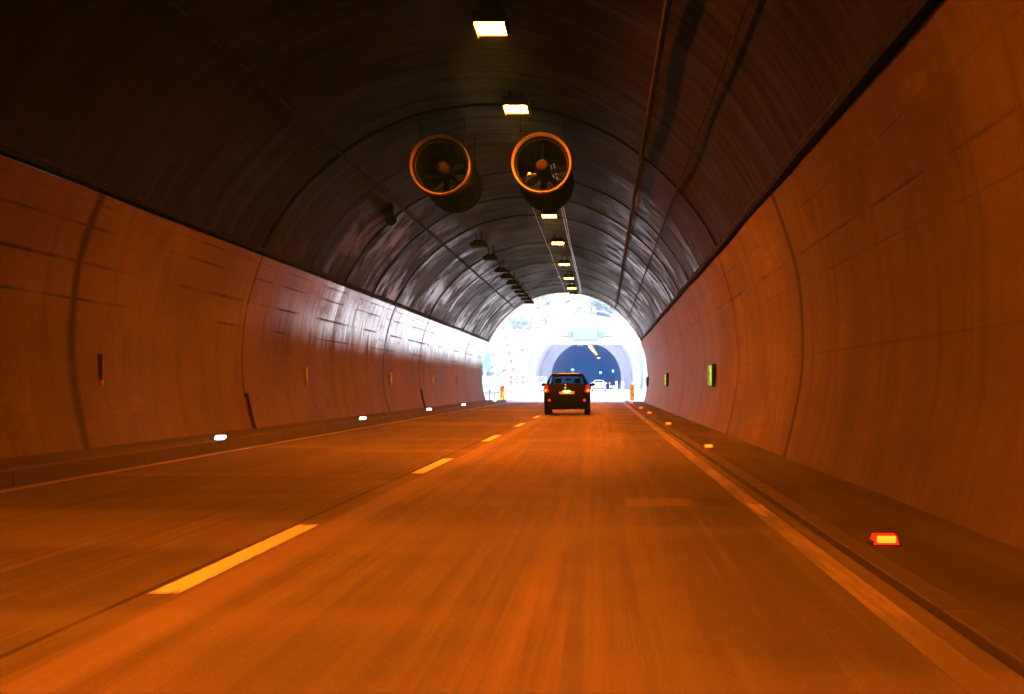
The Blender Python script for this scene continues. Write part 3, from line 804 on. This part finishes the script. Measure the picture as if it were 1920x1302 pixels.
mb = MB(); mb.box(-.70, .70, -.012, .05, .30, .42); mb.box(-.62, .62, .02, .3, .27, .30); mb.build("bumper", M_BLACKP, root, bevel=.02)
mb = MB(); mb.tube((.42, -.02, .235), (.42, .35, .235), .028, n=12); mb.build("exhaust", M_RIM, root)
mb = MB(); mb.tube((-.02, .155, 1.19), (.32, .265, 1.24), .008, n=6); mb.build("wiper", M_BLACKP, root)
for x in (-.37, .37):
    mb = MB(); mb.box(x - .24, x + .24, 1.55, 1.72, .45, 1.16); mb.box(x - .24, x + .24, 1.7, 2.2, .42, .58); so = mb.build("front_seat", M_SEAT, root, bevel=.05)
    mb = MB(); mb.box(x - .12, x + .12, 1.52, 1.62, 1.2, 1.38); mb.tube((x - .06, 1.58, 1.1), (x - .06, 1.58, 1.25), .01); mb.tube((x + .06, 1.58, 1.1), (x + .06, 1.58, 1.25), .01); mb.build("headrest", M_SEAT, so, bevel=.035)
mb = MB(); mb.box(-.62, .62, .72, .9, .4, 1.10); mb.box(-.62, .62, .9, 1.35, .4, .55); mb.build("rear_seat", M_SEAT, root, bevel=.05)
mb = MB(); mb.box(-.66, .66, 2.3, 2.75, .6, 1.0); mb.build("dashboard", M_SEAT, root, bevel=.04)
mb = MB(); mb.box(-.11, .11, 2.3, 2.33, 1.32, 1.39); mb.build("rear_view_mirror", M_BLACKP, root, bevel=.01)

root, W = make_car("white_car", SALOON, M_CARWHITE, "white car seen from behind, entering the far tunnel beyond the mouth", (-.42, 160, .40), False, (.78, 1.28), ((1.35, 2.05), (2.12, 3.0)), (2.85, 3.38), (.85, 3.55), belt_idx=6)
for s in (-1, 1):
    mb = MB(); mb.box(s * .87 if s < 0 else .56, -.56 if s < 0 else .87, -.02, .14, .74, .88); mb.build("tail_light", M_TAILOFF, root, bevel=.02)
    mb = MB(); mb.box(min(s * .88, s * 1.04), max(s * .88, s * 1.04), 2.85, 2.95, .98, 1.1); mb.build("wing_mirror", M_CARWHITE, root, bevel=.03)
mb = MB(); mb.box(-.26, .26, -.03, -.005, .60, .71); mb.build("number_plate", M_NUM, root)
mb = MB(); mb.box(-.8, .8, -.03, .1, .30, .44); mb.build("bumper", M_BLACKP, root, bevel=.03)

# ------------------------------------------------------------------ open stretch and hillside
def ground_mat(name, c1, c2, c3, s=.6):
    m, n, p = node_mat(name)
    tc = N(n, "ShaderNodeTexCoord"); vec = tc.outputs['Object']
    a = noise(n, vec, 1, 1, 1, s * .25, 5, .6); b = noise(n, vec, 1, 1, 1, s * 2.5, 6, .7, (4, 4, 4))
    c = mixc(n, maprange(n, a, .38, .62), c1, c2); c = mixc(n, maprange(n, b, .45, .65, 0, .8), c, c3)
    n.links.new(c, p.inputs['Base Color']); p.inputs['Roughness'].default_value = .95
    bp = N(n, "ShaderNodeBump"); bp.inputs['Strength'].default_value = .8; bp.inputs['Distance'].default_value = .4
    n.links.new(b, bp.inputs['Height']); n.links.new(bp.outputs[0], p.inputs['Normal'])
    return m
M_HILL = ground_mat("spring hillside", (.30, .30, .22), (.36, .34, .27), (.20, .20, .15))
M_GRAVEL = ground_mat("pale gravel", (.42, .41, .38), (.36, .35, .33), (.3, .29, .27))
mb = MB(); mb.add([(-600, -300, -.12), (600, -300, -.12), (600, 700, -.12), (-600, 700, -.12)], [(0, 1, 2, 3)])
tag(mb.build("ground", M_HILL), kind="structure")
tag(strip("verge_left", -18, KL - .01, 84.62, 200, -.01, M_GRAVEL, 3), kind="structure")
tag(strip("verge_right", KR + .01, 13, 84.62, 200, -.01, M_GRAVEL, 3), kind="structure")
FAR = 200.0; FZ = 2.42; FX = -2.5
def hill_h(x, y):
    d = abs(x - FX)
    rnd = .9 * math.sin(x * .21 + y * .13) + .6 * math.sin(x * .47 - y * .31) + .4 * math.sin(x * .9 + y * .7)
    side = max(0, (d - 17)) * .62
    if y > FAR:
        core = 10.4 - .05 * d * d if d < 7.5 else max(0, 7.6 - (d - 7.5) * 1.1); end = (y - FAR) * .36
        h = max(core, side * .8, 0) + end
    else: h = side * min(1, max(0, (y - 84) / 8))
    if h > .3: h += rnd * min(1, h / 6)
    return min(h, 75) - .08
def grid(name, xs, ys, mat):
    mb = MB(); vs = [(x, y, hill_h(x, y)) for y in ys for x in xs]; nx = len(xs)
    mb.add(vs, [(k * nx + i, k * nx + i + 1, (k + 1) * nx + i + 1, (k + 1) * nx + i) for k in range(len(ys) - 1) for i in range(nx - 1)])
    # skirt under the front edge
    y = ys[0]; mb.add([(x, y, hill_h(x, y)) for x in xs] + [(x, y, -.12) for x in xs], [(i, i + 1, nx + i + 1, nx + i) for i in range(nx - 1) if abs((xs[i] + xs[i + 1]) / 2 - FX) > 9])
    return mb.build(name, mat, smooth=True)
tag(grid("hillside", [FX + (i - 40) * 3.0 for i in range(81)], [FAR + 1.2 + i * 3.0 for i in range(50)], M_HILL), kind="structure")
tag(grid("hillside_left", [FX - 120 + i * 4.0 for i in range(27)], [90 + i * 4.0 for i in range(28)] + [FAR + 1.2], M_HILL), kind="structure")
tag(grid("hillside_right", [FX + 16 + i * 4.0 for i in range(27)], [90 + i * 4.0 for i in range(28)] + [FAR + 1.2], M_HILL), kind="structure")

# ------------------------------------------------------------------ far tunnel
ft = empty("far_tunnel", (0, 0, 0)); tag(ft, "second tunnel portal beyond the open stretch, dark round mouth inside a wide pale concrete collar", "tunnel")
AB = -math.asin(1.85 / RAD)
M_FLIN = simple("far lining concrete", (.3, .3, .3), .7, var=.2, scale=.8)
rail(RAD, AB, math.pi - AB, 48, FAR, 420, [209 + 12 * k for k in range(17)], M_FLIN, "vault", ft, 12, cx=FX, cz=FZ, step=4.0)
headwall("head_wall", FAR - .3, FAR + 1.25, RAD - .03, 7.9, -1, M_PORTAL, ft, cz=FZ, cx=FX, z0=.3)
mb = MB(); n = 48; r1, r0 = 8.15, 7.45   # flared collar standing in front of the head wall
a0 = -math.asin(2.0 / 8.15); vs = []
for y, ra, rb in ((FAR - 11, r0, r1), (FAR - .28, 7.0, 7.7)):
    for i in range(n + 1):
        a = a0 + (math.pi - 2 * a0) * i / n
        vs += [(*circ(ra, a, FX + .0, FZ)[:1], y, circ(ra, a, FX, FZ)[1]), (circ(rb, a, FX, FZ)[0], y, circ(rb, a, FX, FZ)[1])]
k = 2 * (n + 1); fs = []
for i in range(n):
    p = 2 * i
    fs += [(p, p + 1, p + 3, p + 2), (k + p, k + p + 2, k + p + 3, k + p + 1), (p, p + 2, k + p + 2, k + p), (p + 1, k + p + 1, k + p + 3, p + 3)]
mb.add(vs, fs); mb.build("collar", M_PORTAL, ft, smooth=True)
mb = MB(); mb.add([(FX - 6, 420, 0), (FX + 6, 420, 0), (FX + 6, 420, 9), (FX - 6, 420, 9)], [(0, 1, 2, 3)]); mb.build("end_cap", M_SOOTY, ft)

# lamps inside the far tunnel
M_LENS2 = emit("far sodium lamp glow", (1.0, .30, .03), 9)
root = empty("far_ceiling_lamp", (-2.0, 212, 7.72)); tag(root, "small lit lamp under the crown of the far tunnel", "ceiling lamp", "lamps inside the far tunnel")
mb = MB(); mb.box(-.3, .3, -.5, .5, .03, .16); mb.tube((-.15, 0, .16), (-.15, 0, .4), .02, n=6); mb.tube((.15, 0, .16), (.15, 0, .4), .02, n=6); mb.build("housing", M_HOUS, root)
mb = MB(); mb.box(-.28, .28, -.48, .48, -.03, .028); mb.build("diffuser", M_LENS2, root)
first = root
for x, y in ((-1.95, 218), (-1.9, 224), (-1.8, 230), (-1.7, 237), (-1.6, 245), (-1.45, 254), (-1.2, 268), (-.8, 296), (-.25, 336)):
    dup(first, (x, y, 7.72 - (.0 if x < -1 else .12)))
M_GREEN = emit("green signal glow", (.2, 1.0, .55), 3.0)
for x, y, z, lb in ((-7.0, 305, 4.95, "small green signal lamp at the left inside the far tunnel"), (-.38, 305, 4.3, "small green signal lamp at the middle, above the white car"), (2.5, 290, 4.5, "small green signal lamp at the right inside the far tunnel")):
    root = empty("signal_lamp", (x, y, z)); tag(root, lb, "signal lamp", "green signal lamps in the far tunnel")
    mb = MB(); mb.box(-.32, .32, 0, .2, -.32, .32); mb.box(-.03, .03, .05, .11, .32, CZ + .66 + math.sqrt(RAD ** 2 - (x - FX) ** 2) - z + .1); mb.build("housing", M_SOOTY, root)
    mb = MB(); mb.tube((0, -.06, 0), (0, .01, 0), .25, n=20); mb.build("lens", M_GREEN, root)

# ------------------------------------------------------------------ gantry with message sign
GY = 170.0; gz = grade(GY)
M_WSTEEL = simple("white steel", (.75, .76, .77), .5, .1, var=.06)
M_VMS = simple("grey blue sign panel", (.15, .185, .22), .45, var=.05)
M_VMSD = simple("sign frame", (.12, .15, .18), .5)
root = empty("sign_gantry", (0, GY, gz)); tag(root, "white steel gantry with railings across the road in front of the far tunnel", "gantry")
mb = MB(); mb.box(-14.5, 9.5, -.45, .45, 6.2, 7.05); mb.build("beam", M_WSTEEL, root, bevel=.03)
for x in (-11.3, 8.8):
    mb = MB(); mb.box(x - .2, x + .2, -.25, .25, -.2, 6.2); mb.box(x - .4, x + .4, -.45, .45, -.2, .1); mb.build("leg", M_WSTEEL, root, bevel=.02)
mb = MB()
for z in (7.4, 7.75, 8.1):
    for y in (-.42, .42): mb.tube((-14.4, y, z), (9.4, y, z), .03, n=6)
for i in range(17):
    for y in (-.42, .42): mb.tube((-14.4 + i * 1.49, y, 7.05), (-14.4 + i * 1.49, y, 8.1), .03, n=6)
mb.build("railing", M_GREYM, root)
root = empty("message_sign", (-2.2, GY - .75, gz + 6.7)); tag(root, "blank grey blue message sign mounted at the middle of the white gantry", "sign")
mb = MB(); mb.box(-1.68, 1.68, 0, .26, 0, 1.82); mb.build("housing", M_VMSD, root, bevel=.03)
mb = MB(); mb.box(-1.58, 1.58, -.02, -.003, .50, 1.74); mb.box(-1.58, 1.58, -.02, -.003, .08, .42); mb.build("face", M_VMS, root)
M_TEAL = simple("teal signal face", (.10, .28, .30), .4)
for x, lb in ((-4.3, "small teal lane signal left of the message sign"), (-.1, "small teal lane signal right of the message sign")):
    root = empty("lane_signal", (x, GY - .75, gz + 7.1)); tag(root, lb, "lane signal", "lane signals on the gantry")
    mb = MB(); mb.box(-.26, .26, 0, .28, 0, .85); mb.build("housing", M_VMSD, root, bevel=.02)
    mb = MB(); mb.box(-.2, .2, -.02, -.003, .15, .7); mb.build("face", M_TEAL, root)
for x, lb in ((-6.0, "left pair of small lamps under the gantry beam"), (-2.9, "middle pair of small lamps under the gantry beam"), (.0, "right pair of small lamps under the gantry beam")):
    root = empty("gantry_lamp", (x, GY, gz + 5.95)); tag(root, lb, "lamp", "small lamps under the gantry")
    mb = MB(); mb.box(-.35, -.12, -.12, .12, 0, .2); mb.box(.12, .35, -.12, .12, 0, .2); mb.box(-.35, .35, -.03, .03, .2, .26); mb.build("housing", M_GREYM, root, bevel=.02)

# ------------------------------------------------------------------ roadside things at the left of the open stretch
root = empty("road_sign", (-8.75, 95, 0)); tag(root, "pale blue panel on a post just outside the left edge of the mouth", "sign")
M_BLUE = simple("pale blue panel", (.10, .22, .32), .5, var=.05)
mb = MB(); mb.box(-.45, .45, -.03, .03, 2.3, 3.45); mb.build("panel", M_BLUE, root, bevel=.02)
mb = MB(); mb.tube((0, .07, -.1), (0, .07, 3.3), .05, n=10); mb.build("post", M_GREYM, root)

M_BARW = simple("barrier white", (.8, .8, .8), .5, var=.03); M_BARR = simple("barrier red", (.55, .05, .04), .5, var=.05)
root = empty("barrier_gate", (-10.0, 150, grade(150))); tag(root, "raised red and white barrier arm beside the left of the open road", "barrier")
mb = MB(); mb.box(-.25, .25, -.25, .25, -.3, 1.2); mb.box(-.3, .3, -.3, .3, 1.2, 1.26); mb.build("cabinet", M_GREYM, root, bevel=.02)
mb = MB(); d = Vector((-.24, 0, 1)).normalized()
for i in range(14):
    a = Vector((0, -.32, .95)) + d * .5 * i; mb.tube(a, a + d * .5, .11 - i * .003, n=8, mi=i % 2)
mb.build("arm", [M_BARW, M_BARR], root)
root = empty("trestle_barrier", (-9.3, 140, grade(140))); tag(root, "red and white trestle barrier standing below the raised arm", "barrier")
for z in (.6, 1.1, 1.7):
    mb = MB()
    for i in range(5): mb.box(-.75 + i * .3, -.45 + i * .3, -.03, .02, z, z + .22, mi=i % 2)
    mb.build("board", [M_BARR, M_BARW], root)
mb = MB()
for x in (-.7, .7): mb.tube((x, -.25, -.05), (x, .03, 2.0), .035, n=6); mb.tube((x, .35, -.05), (x, .03, 2.0), .035, n=6)
mb.build("frame", M_BARR, root)
for x, y, h, lb in ((-11.9, 148, 7.0, "tall thin white lamp pole left of the barrier"),):
    root = empty("lamp_pole", (x, y, grade(y))); tag(root, lb, "pole")
    mb = MB(); mb.tube((0, 0, -.2), (0, 0, h), .11, .07, 12); mb.build("mast", M_WSTEEL, root, smooth=True)
    mb = MB(); mb.tube((0, 0, h), (1.1, 0, h + .3), .04, n=8); mb.box(.9, 1.5, -.12, .12, h + .25, h + .35); mb.build("lamp_head", M_GREYM, root)
root = empty("parapet_wall", (0, 0, 0)); tag(root, "low pale parapet wall with grey railing along the left of the open road", "wall")
mb = MB(); mb.box(-12.6, -12.3, 100, 188, -.2, 1.3); mb.box(-12.6, -7.9, 188, 188.3, -.2, 1.6); mb.build("wall", M_PORTAL, root, bevel=.02)
mb = MB()
for z in (1.6, 1.9, 2.2): mb.tube((-12.45, 100, z), (-12.45, 188, z), .035, n=6); mb.tube((-12.45, 188.15, z + .2), (-8.1, 188.15, z + .2), .035, n=6)
for i in range(45): mb.tube((-12.45, 100 + 2 * i, 1.3), (-12.45, 100 + 2 * i, 2.2), .035, n=6)
for i in range(4): mb.tube((-12.3 + 1.35 * i, 188.15, 1.6), (-12.3 + 1.35 * i, 188.15, 2.4), .035, n=6)
mb.build("railing", M_GREYM, root)
root = empty("guardrail", (0, 0, 0)); tag(root, "galvanised steel guardrail along the left edge of the open road", "guardrail")
mb = MB(); xg = -8.0
for k in range(26):
    y0, y1 = 92 + 4 * k, 96 + 4 * k
    if y1 > 186: break
    z0, z1 = grade(y0) + .75, grade(y1) + .75
    prof = [(0, .16), (.05, .10), (.0, .04), (.0, -.04), (.05, -.10), (0, -.16)]
    mb.add([(xg + a, y0, z0 + b) for a, b in prof] + [(xg + a, y1, z1 + b) for a, b in prof], [(i, i + 1, 7 + i, 6 + i) for i in range(5)])
mb.build("rail", M_WSTEEL, root)
for k in range(24):
    mb = MB(); y0 = 92 + 4 * k; mb.box(xg - .12, xg - .03, y0 - .06, y0 + .06, -.2, grade(y0) + .8); mb.build("post", M_PIPE, root)
for x, h, lb in ((2.1, 1.25, "left one of two short white posts at the right of the far mouth"), (3.05, 1.2, "right one of two short white posts at the right of the far mouth")):
    root = empty("marker_post", (x, 188, grade(188) + .0)); tag(root, lb, "post", "white posts at the far mouth")
    mb = MB(); mb.box(-.16, .16, -.1, .1, -.05, h); mb.build("body", M_WSTEEL, root, bevel=.04)
    mb = MB(); mb.box(-.163, .163, -.103, .103, h - .4, h - .25); mb.build("band", M_GREYM, root)
root = empty("warning_beacon", (1.45, 187, grade(187))); tag(root, "low red and white warning board with glowing red lamps beside the white posts", "warning light")
mb = MB()
for i in range(4): mb.box(-.4 + i * .2, -.2 + i * .2, -.03, .03, .35, .6, mi=i % 2)
mb.build("board", [M_BARR, M_BARW], root)
mb = MB(); mb.box(-.38, -.32, -.04, .04, -.02, .9); mb.box(.32, .38, -.04, .04, -.02, .6); mb.build("frame", M_GREYM, root)
mb = MB(); mb.tube((-.35, -.06, 1.0), (-.35, .06, 1.0), .11, n=16); mb.build("lamp", emit("red beacon", (1, .12, .05), 1.5), root)
# kerbs outside
mb = MB()
for x in (KL - .15, KR):
    for k in range(28):
        y0 = 84.65 + 4 * k; g0, g1 = grade(y0), grade(y0 + 3.98)
        mb.add([(x, y0, g0 - .1), (x + .15, y0, g0 - .1), (x + .15, y0, g0 + .12), (x, y0, g0 + .12), (x, y0 + 3.98, g1 - .1), (x + .15, y0 + 3.98, g1 - .1), (x + .15, y0 + 3.98, g1 + .12), (x, y0 + 3.98, g1 + .12)],
               [(0, 1, 2, 3), (4, 7, 6, 5), (3, 2, 6, 7), (0, 3, 7, 4), (1, 5, 6, 2)])
tag(mb.build("kerb_outside", M_PORTAL), kind="structure")

# ------------------------------------------------------------------ trees on the slopes
M_BARK = simple("grey bark", (.36, .32, .30), .9, var=.2, scale=3)
M_LEAF = [simple("spring leaves", (.36, .44, .26), .8, var=.3), simple("dark needles", (.32, .38, .24), .85, var=.3), simple("brown buds", (.40, .34, .31), .9, var=.3)]
def tree_proto(seed, H, kind, loc, label):
    rnd = random.Random(seed); root = empty("tree", loc); tag(root, label, "tree", "thin spring trees on the slopes beyond the mouth")
    tr, cr = MB(), MB(); tips = []
    def grow(p, d, L, r, lev):
        q = p + d * L; (tr if lev == 0 else cr).tube(p, q, r, r * .65, 5 if lev < 2 else 4, caps=False)
        tips.append((q, lev))
        if lev >= 3: return
        for _ in range(rnd.choice((3, 4)) if lev < 2 else 3):
            nd = (d + Vector((rnd.uniform(-1, 1), rnd.uniform(-1, 1), rnd.uniform(-.2, .7))) * .75).normalized()
            grow(p + d * L * rnd.uniform(.5, 1), nd, L * rnd.uniform(.5, .72), r * .5, lev + 1)
    p = Vector((0, 0, -1)); d = Vector((rnd.uniform(-.05, .05), rnd.uniform(-.05, .05), 1)).normalized()
    grow(p, d, H * .45 + 1, H * .018, 0)
    grow(p + d * (H * .45 + .9), d, H * .32, H * .012, 1)
    leaf = MB(); nleaf = {0: 9, 1: 14, 2: 3}[kind]
    for q, lev in tips:
        if lev < 2: continue
        for _ in range(nleaf):
            c = q + Vector((rnd.gauss(0, .35), rnd.gauss(0, .35), rnd.gauss(0, .3))); s = rnd.uniform(.08, .2)
            u = Vector((rnd.uniform(-1, 1), rnd.uniform(-1, 1), rnd.uniform(-1, 1))).normalized(); v = u.orthogonal().normalized()
            leaf.add([c - u * s, c - v * s * .6, c + u * s, c + v * s * .6], [(0, 1, 2, 3)], 1)
    off = len(cr.v); cr.v += leaf.v; cr.f += [tuple(off + i for i in f) for f in leaf.f]; cr.mi += leaf.mi
    tr.build("trunk", M_BARK, root, smooth=True); cr.build("crown", [M_BARK, M_LEAF[kind]], root)
    return root
LB = ["small bare tree on the slope beyond the tunnel mouth", "leafy green tree on the slope beyond the tunnel mouth"]
protos = []
rnd = random.Random(21)
spots = []
for i in range(6000):
    if i % 4: x = rnd.uniform(-26, 14); y = FAR + 4 + (rnd.random() ** 1.3) * 48
    else: x = rnd.uniform(-44, -20); y = rnd.uniform(110, 200)
    if all((x - a) ** 2 + (y - b) ** 2 > 3.2 for a, b in spots): spots.append((x, y))
    if len(spots) >= 150: break
for i, (x, y) in enumerate(spots):
    k = i % 4; kind = (2, 0, 2, 1)[k]; lb = LB[0] if kind == 2 else LB[1]
    z = hill_h(x, y)
    if len(protos) < 4: protos.append(tree_proto(30 + i, (6, 4, 7, 3.5)[k], kind, (x, y, z), lb))
    else: dup(protos[k], (x, y, z), lb, rz=rnd.uniform(0, 6.28), scale=rnd.uniform(.75, 1.25))

# ------------------------------------------------------------------ lens flare veil
mh = bpy.data.materials.new("blue veil volume"); mh.use_nodes = True; n = mh.node_tree; n.nodes.clear()
pv = N(n, "ShaderNodeVolumePrincipled"); pv.inputs['Color'].default_value = (.09, .33, 1.0, 1); pv.inputs['Density'].default_value = .0019; pv.inputs['Anisotropy'].default_value = .0  # added blue volume stands in for the veil of lens flare
o = N(n, "ShaderNodeOutputMaterial"); n.links.new(pv.outputs[0], o.inputs['Volume'])
mb = MB(); mb.box(-620, 620, -320, 720, -1.2, 100)
tag(mb.build("veil_volume", mh), kind="stuff")
